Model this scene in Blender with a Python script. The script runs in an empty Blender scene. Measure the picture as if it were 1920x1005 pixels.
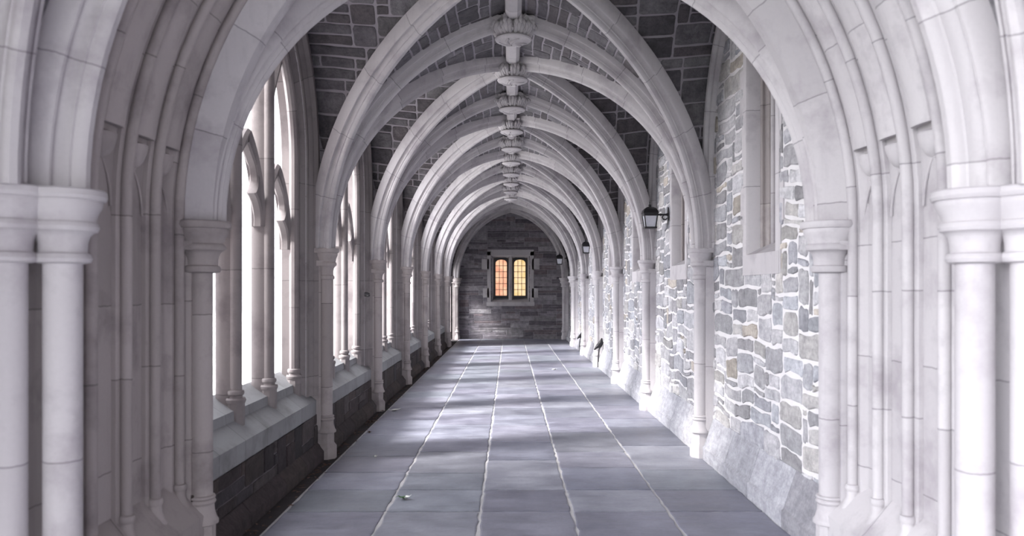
import bpy, bmesh, math, random
from mathutils import Vector, noise

# ------------------------------------------------------------------ camera, world, sun, exposure
scene = bpy.context.scene
COL = scene.collection
EYE = 1.6
cam_d = bpy.data.cameras.new('camera')
cam = bpy.data.objects.new('camera', cam_d)
COL.objects.link(cam)
cam.location = (-0.038, 0.0, EYE)
cam.rotation_euler = (math.pi / 2, 0, 0)
cam_d.sensor_fit = 'HORIZONTAL'
cam_d.sensor_width = 36.0
cam_d.lens = 1500.0 / 1920.0 * 36.0
cam_d.shift_x = 0.0026
cam_d.shift_y = 0.0216
cam_d.clip_start = 0.05
cam_d.dof.use_dof = True
cam_d.dof.focus_distance = 11.0
cam_d.dof.aperture_fstop = 2.2
scene.camera = cam

world = bpy.data.worlds.new('overcast_sky')
scene.world = world
world.use_nodes = True
wn = world.node_tree.nodes
wl = world.node_tree.links
wn['Background'].inputs[0].default_value = (0.94, 0.945, 1.0, 1)
# hazy sky: evenly bright, with a broad brighter area round the veiled sun on the left
w_tc = wn.new('ShaderNodeTexCoord')
w_dot = wn.new('ShaderNodeVectorMath'); w_dot.operation = 'DOT_PRODUCT'
w_dot.inputs[1].default_value = Vector((-0.86, -0.34, 0.38)).normalized()
w_max = wn.new('ShaderNodeMath'); w_max.operation = 'MAXIMUM'; w_max.inputs[1].default_value = 0.0
w_pow = wn.new('ShaderNodeMath'); w_pow.operation = 'POWER'; w_pow.inputs[1].default_value = 3.0
w_mul = wn.new('ShaderNodeMath'); w_mul.operation = 'MULTIPLY_ADD'
w_mul.inputs[1].default_value = 5.4
w_mul.inputs[2].default_value = 1.6
wl.new(w_tc.outputs['Generated'], w_dot.inputs[0])
wl.new(w_dot.outputs['Value'], w_max.inputs[0])
wl.new(w_max.outputs[0], w_pow.inputs[0])
wl.new(w_pow.outputs[0], w_mul.inputs[0])
wl.new(w_mul.outputs[0], wn['Background'].inputs[1])

sun_d = bpy.data.lights.new('hazy_sun', 'SUN')
sun_d.energy = 6.0
sun_d.angle = math.radians(12)
sun_d.color = (1.0, 0.97, 0.94)
sun = bpy.data.objects.new('hazy_sun', sun_d)
COL.objects.link(sun)
SUN_DIR = Vector((0.80, 0.30, -0.70))          # travels from the garden on the left into the walk
sun.rotation_euler = SUN_DIR.to_track_quat('-Z', 'Y').to_euler()
sun.location = (-12, -4, 9)

vs = scene.view_settings
vs.view_transform = 'Standard'
vs.look = 'None'
vs.gamma = 1.0
vs.use_curve_mapping = False
vs.exposure = 1.35
scene.cycles.max_bounces = 10
scene.cycles.diffuse_bounces = 7
scene.cycles.use_denoising = True

# ------------------------------------------------------------------ dimensions
HX = 1.8            # corridor half width on the column axes
BAY = 3.0
Y1 = 4.68           # first column pair (at the portal)
NB = 6              # arcaded bays
YC = [Y1 + BAY * i for i in range(NB + 1)]      # column pairs 4.68 .. 22.68
YEND = 26.1
ZS = 2.0            # top of capitals
RISE = 2.2
WX = 1.91           # right wall plane
ZW, RW = 2.8, 1.55  # wall arches
ORD = ['first', 'second', 'third', 'fourth', 'fifth', 'sixth', 'seventh', 'eighth', 'ninth', 'tenth', 'eleventh', 'twelfth']

# ------------------------------------------------------------------ materials
def nd(nt, t, **kw):
    n = nt.nodes.new(t)
    for k, v in kw.items():
        setattr(n, k, v)
    return n

def mixc(nt, fac, a, b, mode='MIX'):
    m = nd(nt, 'ShaderNodeMix', data_type='RGBA', blend_type=mode)
    for sock, v in ((m.inputs[0], fac), (m.inputs[6], a), (m.inputs[7], b)):
        if hasattr(v, 'links') or isinstance(v, bpy.types.NodeSocket):
            nt.links.new(v, sock)
        elif isinstance(v, (tuple, list)):
            sock.default_value = (*v, 1) if len(v) == 3 else v
        else:
            sock.default_value = v
    return m.outputs[2]

def math_n(nt, op, a, b=0.0, c=0.0):
    m = nd(nt, 'ShaderNodeMath', operation=op)
    for s, v in zip(m.inputs, (a, b, c)):
        if isinstance(v, bpy.types.NodeSocket):
            nt.links.new(v, s)
        else:
            s.default_value = v
    return m.outputs[0]

def ramp(nt, fac, p0, p1, c0=(0, 0, 0, 1), c1=(1, 1, 1, 1)):
    r = nd(nt, 'ShaderNodeValToRGB')
    r.color_ramp.elements[0].position = p0
    r.color_ramp.elements[1].position = p1
    r.color_ramp.elements[0].color = c0
    r.color_ramp.elements[1].color = c1
    nt.links.new(fac, r.inputs[0])
    return r.outputs[0]

def noise_n(nt, vec, scale, detail=4, rough=0.6):
    n = nd(nt, 'ShaderNodeTexNoise')
    n.inputs['Scale'].default_value = scale
    n.inputs['Detail'].default_value = detail
    n.inputs['Roughness'].default_value = rough
    nt.links.new(vec, n.inputs['Vector'])
    return n.outputs[0]

def base_mat(name):
    m = bpy.data.materials.new(name)
    m.use_nodes = True
    nt = m.node_tree
    return m, nt, nt.nodes['Principled BSDF']

def bump(nt, bsdf, h, strength, dist):
    b = nd(nt, 'ShaderNodeBump')
    b.inputs['Strength'].default_value = strength
    b.inputs['Distance'].default_value = dist
    nt.links.new(h, b.inputs['Height'])
    nt.links.new(b.outputs[0], bsdf.inputs['Normal'])

def limestone(name, ca, cb, stain, L=0.62, joint=0.5):
    m, nt, bs = base_mat(name)
    tc = nd(nt, 'ShaderNodeTexCoord')
    oi = nd(nt, 'ShaderNodeObjectInfo')
    vec = nd(nt, 'ShaderNodeNewGeometry').outputs['Position']
    at = nd(nt, 'ShaderNodeAttribute', attribute_name='along')
    sp = nd(nt, 'ShaderNodeSeparateXYZ')
    nt.links.new(at.outputs['Vector'], sp.inputs[0])
    wob = math_n(nt, 'MULTIPLY', noise_n(nt, vec, 22, 3), 0.012)
    u = math_n(nt, 'ADD', math_n(nt, 'ADD', sp.outputs[0], wob), math_n(nt, 'MULTIPLY', oi.outputs['Random'], 0.15))
    ul = math_n(nt, 'DIVIDE', u, L)
    fr = math_n(nt, 'FRACT', ul)
    blk = math_n(nt, 'FLOOR', ul)
    wn_ = nd(nt, 'ShaderNodeTexWhiteNoise', noise_dimensions='2D')
    cx = nd(nt, 'ShaderNodeCombineXYZ')
    nt.links.new(blk, cx.inputs[0]); nt.links.new(oi.outputs['Random'], cx.inputs[1])
    nt.links.new(cx.outputs[0], wn_.inputs['Vector'])
    d = math_n(nt, 'ABSOLUTE', math_n(nt, 'SUBTRACT', fr, 0.5))
    jl = math_n(nt, 'MULTIPLY', math_n(nt, 'GREATER_THAN', d, 0.5 - 0.0036 / L), sp.outputs[1])
    col = mixc(nt, wn_.outputs[0], ca, cb)
    n1 = noise_n(nt, vec, 3.2, 6, 0.62)
    col = mixc(nt, ramp(nt, n1, 0.5, 0.78), col, stain)
    mp = nd(nt, 'ShaderNodeMapping')
    mp.inputs['Scale'].default_value = (14, 14, 1.2)
    nt.links.new(vec, mp.inputs[0])
    n2 = noise_n(nt, mp.outputs[0], 1.0, 4)
    col = mixc(nt, math_n(nt, 'MULTIPLY', ramp(nt, n2, 0.55, 0.8), 0.35), col, stain)
    n3 = noise_n(nt, vec, 60, 3)
    col = mixc(nt, 0.25, col, mixc(nt, n3, (0.75, 0.75, 0.75), (1.12, 1.12, 1.12)), 'MULTIPLY')
    col = mixc(nt, math_n(nt, 'MULTIPLY', jl, 1 - joint), col, tuple(c * joint * 0.6 for c in stain))
    nt.links.new(col, bs.inputs['Base Color'])
    bs.inputs['Roughness'].default_value = 0.78
    h = math_n(nt, 'SUBTRACT', math_n(nt, 'ADD', math_n(nt, 'MULTIPLY', n3, 0.25), math_n(nt, 'MULTIPLY', n1, 0.6)), jl)
    bump(nt, bs, h, 0.5, 0.006)
    return m

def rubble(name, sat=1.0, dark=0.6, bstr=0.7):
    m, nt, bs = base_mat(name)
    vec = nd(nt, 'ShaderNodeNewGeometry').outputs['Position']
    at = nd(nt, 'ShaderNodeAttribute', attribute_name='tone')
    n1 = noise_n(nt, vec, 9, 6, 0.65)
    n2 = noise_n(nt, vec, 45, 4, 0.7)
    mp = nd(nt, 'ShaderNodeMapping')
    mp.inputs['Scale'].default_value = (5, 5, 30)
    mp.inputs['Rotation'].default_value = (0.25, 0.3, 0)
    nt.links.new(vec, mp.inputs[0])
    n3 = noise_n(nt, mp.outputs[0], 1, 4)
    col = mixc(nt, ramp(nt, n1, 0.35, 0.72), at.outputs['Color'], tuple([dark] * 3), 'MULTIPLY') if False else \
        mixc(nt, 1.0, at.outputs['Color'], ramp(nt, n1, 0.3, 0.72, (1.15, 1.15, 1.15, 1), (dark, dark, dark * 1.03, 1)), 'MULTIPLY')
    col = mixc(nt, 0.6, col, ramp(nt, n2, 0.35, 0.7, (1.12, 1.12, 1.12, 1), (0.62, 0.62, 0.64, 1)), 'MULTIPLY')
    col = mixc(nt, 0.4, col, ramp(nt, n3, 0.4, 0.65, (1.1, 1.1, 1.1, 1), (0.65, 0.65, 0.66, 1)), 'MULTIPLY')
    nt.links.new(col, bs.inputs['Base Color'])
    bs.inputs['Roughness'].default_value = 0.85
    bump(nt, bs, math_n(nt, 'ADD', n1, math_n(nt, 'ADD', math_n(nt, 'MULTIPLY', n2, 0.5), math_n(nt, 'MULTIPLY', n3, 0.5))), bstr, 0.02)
    return m

def mortar(name, ca, cb):
    m, nt, bs = base_mat(name)
    vec = nd(nt, 'ShaderNodeNewGeometry').outputs['Position']
    n1 = noise_n(nt, vec, 7, 6)
    n2 = noise_n(nt, vec, 70, 3)
    nt.links.new(mixc(nt, n1, ca, cb), bs.inputs['Base Color'])
    bs.inputs['Roughness'].default_value = 0.95
    bump(nt, bs, math_n(nt, 'ADD', n1, math_n(nt, 'MULTIPLY', n2, 0.6)), 0.5, 0.01)
    return m

def slate(name):
    m, nt, bs = base_mat(name)
    vec = nd(nt, 'ShaderNodeNewGeometry').outputs['Position']
    at = nd(nt, 'ShaderNodeAttribute', attribute_name='tone')
    n1 = noise_n(nt, vec, 2.6, 7, 0.62)
    mp = nd(nt, 'ShaderNodeMapping')
    mp.inputs['Scale'].default_value = (1.2, 6, 1)
    mp.inputs['Rotation'].default_value = (0, 0, 0.25)
    nt.links.new(vec, mp.inputs[0])
    n2 = noise_n(nt, mp.outputs[0], 2.2, 6, 0.7)
    n3 = noise_n(nt, vec, 40, 4)
    col = mixc(nt, 0.85, at.outputs['Color'], ramp(nt, n1, 0.3, 0.72, (0.66, 0.66, 0.70, 1), (1.42, 1.42, 1.40, 1)), 'MULTIPLY')
    col = mixc(nt, 0.8, col, ramp(nt, n2, 0.3, 0.75, (0.68, 0.68, 0.70, 1), (1.38, 1.38, 1.40, 1)), 'MULTIPLY')
    col = mixc(nt, 0.35, col, ramp(nt, n3, 0.3, 0.75, (0.75, 0.75, 0.75, 1), (1.2, 1.2, 1.2, 1)), 'MULTIPLY')
    nt.links.new(col, bs.inputs['Base Color'])
    nt.links.new(ramp(nt, n2, 0.2, 0.8, (0.30, 0.30, 0.30, 1), (0.58, 0.58, 0.58, 1)), bs.inputs['Roughness'])
    bump(nt, bs, math_n(nt, 'ADD', n2, math_n(nt, 'MULTIPLY', n3, 0.25)), 0.35, 0.012)
    return m

def plain(name, c, rough=0.6, metal=0.0, emit=None, es=0.0):
    m, nt, bs = base_mat(name)
    vec = nd(nt, 'ShaderNodeNewGeometry').outputs['Position']
    n = noise_n(nt, vec, 30, 3)
    nt.links.new(mixc(nt, n, tuple(x * 0.85 for x in c), tuple(min(1, x * 1.15) for x in c)), bs.inputs['Base Color'])
    bs.inputs['Roughness'].default_value = rough
    bs.inputs['Metallic'].default_value = metal
    if emit:
        bs.inputs['Emission Color'].default_value = (*emit, 1)
        bs.inputs['Emission Strength'].default_value = es
    return m

def lit_glass(name, ca, cb, strength):
    m, nt, bs = base_mat(name)
    vec = nd(nt, 'ShaderNodeNewGeometry').outputs['Position']
    n = noise_n(nt, vec, 4.5, 4)
    c = mixc(nt, ramp(nt, n, 0.38, 0.62), ca, cb)
    nt.links.new(c, bs.inputs['Emission Color'])
    bs.inputs['Emission Strength'].default_value = strength
    bs.inputs['Base Color'].default_value = (0.1, 0.07, 0.04, 1)
    bs.inputs['Roughness'].default_value = 0.15
    return m

M = {}
M['lime'] = limestone('pale_limestone', (0.48, 0.46, 0.472), (0.40, 0.38, 0.393), (0.27, 0.245, 0.265))
M['lime_shaft'] = limestone('shaft_limestone', (0.46, 0.44, 0.455), (0.40, 0.38, 0.395), (0.28, 0.255, 0.275), L=0.95)
M['lime_warm'] = limestone('shaded_warm_limestone', (0.37, 0.335, 0.33), (0.29, 0.26, 0.258), (0.165, 0.14, 0.15), L=0.8)  # warm brown stone, darkened so its colour carries the shade of the left side
M['tracery'] = limestone('shaded_tracery_stone', (0.26, 0.235, 0.235), (0.205, 0.183, 0.185), (0.125, 0.105, 0.112), L=0.9)  # stone colour lowered to stand in for missing shade on the window tracery
M['sill'] = limestone('grey_sill_stone', (0.27, 0.275, 0.285), (0.22, 0.22, 0.23), (0.15, 0.145, 0.15), L=0.5)
M['rubble'] = rubble('pale_rubble_stone', dark=0.62)
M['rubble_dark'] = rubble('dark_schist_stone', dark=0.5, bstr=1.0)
M['mortar'] = mortar('pale_lime_mortar', (0.70, 0.685, 0.69), (0.54, 0.525, 0.535))
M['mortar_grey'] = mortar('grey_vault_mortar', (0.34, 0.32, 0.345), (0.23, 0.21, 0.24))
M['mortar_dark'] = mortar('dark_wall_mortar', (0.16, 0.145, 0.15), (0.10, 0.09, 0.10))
M['mortar_floor'] = mortar('floor_mortar', (0.56, 0.55, 0.56), (0.22, 0.215, 0.22))
M['slate'] = slate('bluestone_flags')
M['plinth'] = rubble('plinth_stone', dark=0.7, bstr=0.4)
M['iron'] = plain('black_iron', (0.012, 0.011, 0.014), 0.4, 0.3)
M['milk'] = plain('frosted_lantern_glass', (0.55, 0.56, 0.62), 0.25)
M['niche_glass'] = plain('grey_window_glass', (0.30, 0.27, 0.28), 0.3)
M['glass_orange'] = lit_glass('lit_orange_glass', (0.72, 0.27, 0.14), (0.85, 0.46, 0.26), 0.48)
M['glass_yellow'] = lit_glass('lit_yellow_glass', (0.72, 0.48, 0.16), (0.88, 0.58, 0.32), 0.48)
M['lead'] = plain('dark_lead', (0.02, 0.014, 0.014), 0.6)
M['dirt'] = mortar('dark_dirt', (0.035, 0.027, 0.030), (0.015, 0.012, 0.014))
M['ground'] = mortar('pale_gravel', (0.75, 0.74, 0.72), (0.62, 0.61, 0.60))
M['lawn'] = mortar('unseen_dim_lawn', (0.16, 0.17, 0.13), (0.10, 0.11, 0.08))  # ground out of view, made dark to bounce less light from behind
M['leaf_green'] = plain('leaf_green', (0.05, 0.12, 0.04), 0.5)
M['leaf_pale'] = plain('leaf_pale', (0.70, 0.70, 0.66), 0.5)
M['leaf_brown'] = plain('leaf_brown', (0.09, 0.05, 0.035), 0.7)

# ------------------------------------------------------------------ mesh builder
class MB:
    def __init__(s):
        s.v, s.f, s.m, s.al, s.tone = [], [], [], [], []
        s.mats = []

    def mat(s, m):
        if m not in s.mats:
            s.mats.append(m)
        return s.mats.index(m)

    def vert(s, p, u=0.0, j=0.0, tone=(1, 1, 1)):
        s.v.append((p[0], p[1], p[2])); s.al.append((u, j, 0.0)); s.tone.append((*tone, 1.0))
        return len(s.v) - 1

    def face(s, idx, mi=0):
        s.f.append(tuple(idx)); s.m.append(mi)

    def sweep(s, path, side, prof, toward=None, mi=0, caps=True, joint=1.0, u0=0.0, closed=True, tone=(1, 1, 1), scale=None):
        """Carry a profile (a along SIDE, b towards the room) along PATH."""
        path = [Vector(p) for p in path]
        side = Vector(side).normalized()
        n = len(path)
        tg = []
        for i in range(n):
            a = path[max(i - 1, 0)]; b = path[min(i + 1, n - 1)]
            tg.append((b - a).normalized())
        k = n // 2
        sg = 1.0
        if toward is not None:
            nn = tg[k].cross(side)
            if nn.dot(Vector(toward) - path[k]) < 0:
                sg = -1.0
        u = u0
        rings = []
        for i, p in enumerate(path):
            if i:
                u += (p - path[i - 1]).length
            nrm = (tg[i].cross(side)).normalized() * sg
            sc = 1.0 if scale is None else scale[i]
            rings.append([s.vert(p + side * (a * sc) + nrm * (b * sc), u, joint, tone) for a, b in prof])
        m = len(prof)
        for i in range(n - 1):
            for j in range(m if closed else m - 1):
                j2 = (j + 1) % m
                s.face((rings[i][j], rings[i][j2], rings[i + 1][j2], rings[i + 1][j]), mi)
        if caps and closed:
            s.face(rings[0][::-1], mi); s.face(rings[-1], mi)
        return rings

    def lathe(s, prof, c=(0, 0), segs=20, mi=0, joint=1.0, rot=0.0, sx=1.0, sy=1.0):
        rings = []
        for r, z in prof:
            rings.append([s.vert((c[0] + sx * r * math.cos(rot + 2 * math.pi * k / segs), c[1] + sy * r * math.sin(rot + 2 * math.pi * k / segs), z), z, joint) for k in range(segs)])
        for i in range(len(prof) - 1):
            for k in range(segs):
                k2 = (k + 1) % segs
                s.face((rings[i][k], rings[i][k2], rings[i + 1][k2], rings[i + 1][k]), mi)
        s.face(rings[0][::-1], mi); s.face(rings[-1], mi)

    def prism(s, poly, z0, z1, mi=0, axis='z', joint=0.0, tone=(1, 1, 1)):
        """Extrude a polygon: axis z -> (x,y); axis y -> (x,z); axis x -> (y,z)."""
        def P(a, b, c):
            return {'z': (a, b, c), 'y': (a, c, b), 'x': (c, a, b)}[axis]
        def U(p):
            return p[1] if axis == 'y' else p[2]
        lo = [s.vert(P(a, b, z0), U(P(a, b, z0)), joint, tone) for a, b in poly]
        hi = [s.vert(P(a, b, z1), U(P(a, b, z1)), joint, tone) for a, b in poly]
        n = len(poly)
        for i in range(n):
            j = (i + 1) % n
            s.face((lo[i], lo[j], hi[j], hi[i]), mi)
        s.face(lo[::-1], mi); s.face(hi, mi)

    def box(s, x0, x1, y0, y1, z0, z1, mi=0, joint=0.0, tone=(1, 1, 1)):
        s.prism([(x0, y0), (x1, y0), (x1, y1), (x0, y1)], z0, z1, mi, 'z', joint, tone)

    def tube(s, pts, r, segs=8, mi=0):
        pts = [Vector(p) for p in pts]
        rings = []
        for i, p in enumerate(pts):
            t = (pts[min(i + 1, len(pts) - 1)] - pts[max(i - 1, 0)]).normalized()
            a = t.orthogonal().normalized() if i == 0 else (rings_a - t * rings_a.dot(t)).normalized()
            rings_a = a
            b = t.cross(a)
            rr = r[i] if isinstance(r, (list, tuple)) else r
            rings.append([s.vert(p + a * rr * math.cos(2 * math.pi * k / segs) + b * rr * math.sin(2 * math.pi * k / segs)) for k in range(segs)])
        for i in range(len(pts) - 1):
            for k in range(segs):
                k2 = (k + 1) % segs
                s.face((rings[i][k], rings[i][k2], rings[i + 1][k2], rings[i + 1][k]), mi)
        s.face(rings[0][::-1], mi); s.face(rings[-1], mi)

    def build(s, name, mats, parent=None, smooth=True, angle=35, recalc=True):
        me = bpy.data.meshes.new(name)
        me.from_pydata(s.v, [], s.f)
        for m in (mats if isinstance(mats, (list, tuple)) else [mats]):
            me.materials.append(m)
        me.polygons.foreach_set('material_index', s.m)
        a = me.attributes.new('along', 'FLOAT_VECTOR', 'POINT')
        a.data.foreach_set('vector', [x for t in s.al for x in t])
        c = me.attributes.new('tone', 'FLOAT_COLOR', 'POINT')
        c.data.foreach_set('color', [x for t in s.tone for x in t])
        if recalc:
            bm = bmesh.new(); bm.from_mesh(me)
            bmesh.ops.recalc_face_normals(bm, faces=bm.faces)
            bm.to_mesh(me); bm.free()
        if smooth:
            me.polygons.foreach_set('use_smooth', [True] * len(me.polygons))
            me.set_sharp_from_angle(angle=math.radians(angle))
        me.update()
        o = bpy.data.objects.new(name, me)
        COL.objects.link(o)
        if parent:
            o.parent = parent
        return o

def tag(o, label, cat, group=None, kind=None):
    o['label'] = label; o['category'] = cat
    if group: o['group'] = group
    if kind: o['kind'] = kind
    return o

def empty(name, loc=(0, 0, 0)):
    o = bpy.data.objects.new(name, None)
    o.location = loc; o.empty_display_size = 0.2
    COL.objects.link(o)
    return o

def copy_tree(o, parent=None):
    c = o.copy(); COL.objects.link(c)
    if parent: c.parent = parent
    for ch in list(o.children):
        copy_tree(ch, c)
    return c

# ------------------------------------------------------------------ arch curves
def arc_norm(rho, n):
    """Pointed arc of half span 1 and rise rho: (t, z/rho) from t=1 (springing) to t=0 (crown)."""
    R = (1 + rho * rho) / 2; c = R - 1
    th1 = math.acos(c / R)
    return [(-c + R * math.cos(th1 * i / n), R * math.sin(th1 * i / n) / rho) for i in range(n + 1)]

def smoothstep_pts(n=26, rho=RISE / HX):
    return arc_norm(rho, n)

ARC = smoothstep_pts()

def arch_yz(half, z0, zsp, rise, n=18, full=True):
    """(offset, z) up one side, over and down the other."""
    a = arc_norm(max(rise / half, 1.0), n)
    left = [(-half * t, zsp + rise * z) for t, z in a]
    pts = ([(-half, z0 + (zsp - z0) * k / 4) for k in range(4)] if z0 < zsp - 1e-6 else []) + left
    if full:
        pts += [(-x, z) for x, z in reversed(pts[:-1])]
    return pts

def wall_arch_z(dy, half=1.5, zsp=ZW, rise=RW):
    t = min(abs(dy) / half, 1.0)
    rho = rise / half
    R = (1 + rho * rho) / 2; c = R - 1
    return zsp + half * math.sqrt(max(R * R - (t + c) ** 2, 0))

# ------------------------------------------------------------------ masonry
def masonry(U, V, cu, cv, sizes, rng, blocked):
    nu, nv = max(1, int(round(U / cu))), max(1, int(round(V / cv)))
    cu, cv = U / nu, V / nv
    occ = [[blocked((i + .5) * cu, (j + .5) * cv) for i in range(nu)] for j in range(nv)]
    free0 = [[not x for x in r] for r in occ]
    out = []
    for j in range(nv):
        for i in range(nu):
            if occ[j][i]:
                continue
            w, h = rng.choice(sizes)
            ww = 0
            while ww < w and i + ww < nu and not occ[j][i + ww]:
                ww += 1
            hh = 1
            while hh < h and j + hh < nv and all(not occ[j + hh][i + k] for k in range(ww)):
                hh += 1
            for b in range(hh):
                for a in range(ww):
                    occ[j + b][i + a] = True
            out.append((i * cu, j * cv, (i + ww) * cu, (j + hh) * cv))
    return out, free0, cu, cv

def stone(mb, rect, mp, rng, gu, gv, jit, h, tone, mi, warp=0.0, cut=0.25, chips=3):
    u0, v0, u1, v1 = rect
    u0 += gu / 2; u1 -= gu / 2; v0 += gv / 2; v1 -= gv / 2
    if u1 - u0 < 0.015 or v1 - v0 < 0.012:
        return
    w, hgt = u1 - u0, v1 - v0
    c = min(w, hgt) * cut
    J = lambda k=1.0: rng.uniform(-jit, jit) * k
    pts = []
    corners = [(u0, v0, 1, 1), (u1, v0, -1, 1), (u1, v1, -1, -1), (u0, v1, 1, -1)]
    for k, (a, b, sx, sy) in enumerate(corners):
        c1, c2 = c * rng.uniform(.3, 1.2), c * rng.uniform(.3, 1.2)
        p1, p2 = (a, b + sy * c1), (a + sx * c1 * .3, b + sy * c2 * .3)
        p3 = (a + sx * c2, b)
        seq = [p1, p2, p3] if k in (0, 2) else [p3, p2, p1]
        for q in seq:
            pts.append((q[0] + J(.6), q[1] + J(.6)))
        a2, b2 = corners[(k + 1) % 4][:2]
        L = abs(a2 - a) + abs(b2 - b)
        m = max(1, min(chips, int(L / 0.12)))
        for i in range(m):
            f = (i + 1) / (m + 1)
            pts.append((a + (a2 - a) * f + (J() if k % 2 else 0), b + (b2 - b) * f + (0 if k % 2 else J())))
    if warp:
        q = []
        for u, v in pts:
            d = noise.noise(Vector((u * 2.3, v * 2.3, 5.1)))
            e = noise.noise(Vector((u * 2.3, v * 2.3, 19.7)))
            q.append((u + d * warp, v + e * warp))
        pts = q
    cu = sum(p[0] for p in pts) / len(pts); cv = sum(p[1] for p in pts) / len(pts)
    inset = min(0.012, 0.18 * min(w, hgt))
    def ring(k, hh):
        r = []
        for u, v in pts:
            du, dv = cu - u, cv - v
            l = math.hypot(du, dv) or 1
            r.append(mb.vert(mp(u + du / l * k, v + dv / l * k, hh), 0, 0, tone))
        return r
    r0 = ring(-0.002, -0.012); r1 = ring(0.0, h * 0.55); r2 = ring(inset, h)
    n = len(pts)
    for A, B in ((r0, r1), (r1, r2)):
        for i in range(n):
            j = (i + 1) % n
            mb.face((A[i], A[j], B[j], B[i]), mi)
    cc = mb.vert(mp(cu, cv, h * 1.15), 0, 0, tone)
    for i in range(n):
        mb.face((r2[i], r2[(i + 1) % n], cc), mi)

def mortar_bed(mb, free, cu, cv, mp, mi):
    ids = {}
    def g(i, j):
        if (i, j) not in ids:
            ids[(i, j)] = mb.vert(mp(i * cu, j * cv, 0.0))
        return ids[(i, j)]
    for j, row in enumerate(free):
        for i, ok in enumerate(row):
            if ok:
                mb.face((g(i, j), g(i + 1, j), g(i + 1, j + 1), g(i, j + 1)), mi)

def tone_of(rng, pal, var=0.15):
    c = rng.choice(pal)
    k = 1 + rng.uniform(-var, var)
    return tuple(x * k for x in c)

PAL_RIGHT = [(0.447, 0.438, 0.447), (0.386, 0.382, 0.395), (0.326, 0.321, 0.334), (0.497, 0.490, 0.497), (0.411, 0.411, 0.429), (0.395, 0.404, 0.429), (0.454, 0.438, 0.420), (0.283, 0.275, 0.283),
             (0.515, 0.510, 0.524), (0.429, 0.416, 0.404), (0.369, 0.365, 0.377), (0.472, 0.463, 0.472), (0.411, 0.404, 0.416), (0.343, 0.343, 0.369), (0.447, 0.404, 0.352)]
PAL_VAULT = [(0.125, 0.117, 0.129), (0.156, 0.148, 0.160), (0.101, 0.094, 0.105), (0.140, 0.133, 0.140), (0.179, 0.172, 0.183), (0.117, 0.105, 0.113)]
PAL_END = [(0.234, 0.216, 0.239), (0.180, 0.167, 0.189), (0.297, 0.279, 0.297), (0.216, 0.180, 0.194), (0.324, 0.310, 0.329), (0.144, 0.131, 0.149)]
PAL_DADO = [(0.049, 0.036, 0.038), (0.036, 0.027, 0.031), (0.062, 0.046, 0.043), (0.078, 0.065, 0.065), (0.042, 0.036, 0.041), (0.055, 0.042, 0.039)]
PAL_FLAG = [(.165, .17, .205), (.14, .145, .18), (.19, .195, .225), (.155, .165, .19), (.175, .175, .21), (.15, .15, .185)]

# ------------------------------------------------------------------ floor and ground
def build_floor():
    rng = random.Random(4)
    mb = MB()
    edges = [-1.66, -.93, -.247, .413, 1.108, 1.80]
    mp = lambda u, v, h: Vector((u, v, h - 0.002))
    for k in range(5):
        v = -4.0
        joints = [v]
        fixed = [5.77, 6.40]
        while v < YEND:
            v += rng.uniform(.55, 1.15)
            for f in fixed:
                if abs(v - f) < .42:
                    v = f
            joints.append(v)
        for a, b in zip(joints, joints[1:]):
            if b - a < .2:
                continue
            r = random.Random(int(a * 100) + k * 977)
            stone(mb, (edges[k], a, edges[k + 1], min(b, YEND)), mp, r, 0.021, 0.016, 0.0085, 0.006, tone_of(r, PAL_FLAG, .2), 0, cut=0.03, chips=12)
    # mortar bed under the flags
    ids = [mb.vert(p) for p in ((-1.67, -4, -.0035), (1.95, -4, -.0035), (1.95, YEND, -.0035), (-1.67, YEND, -.0035))]
    mb.face(ids, 1)
    o = mb.build('floor', [M['slate'], M['mortar_floor']], smooth=False, recalc=False)
    tag(o, 'blue-grey bluestone flag floor with pale mortar joints', 'floor', kind='structure')
    mb = MB()
    mb.box(-2.0, -1.64, 3.0, YEND, -.06, -.012)
    o = mb.build('trim_dirt_gutter', M['dirt'])
    tag(o, 'dark dirt strip along the foot of the left wall', 'gutter', kind='structure')
    mb = MB()
    mb.box(-60, -2.15, 4.0, 60, -.4, -.12)
    mb.box(-60, -2.15, -25, 4.0, -.4, -.12, 1)
    mb.box(-2.15, 60, -25, -4.0, -.4, -.12, 1)
    o = mb.build('ground', [M['ground'], M['lawn']])
    tag(o, 'pale bright ground outside the left windows', 'ground', kind='structure')

build_floor()

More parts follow.
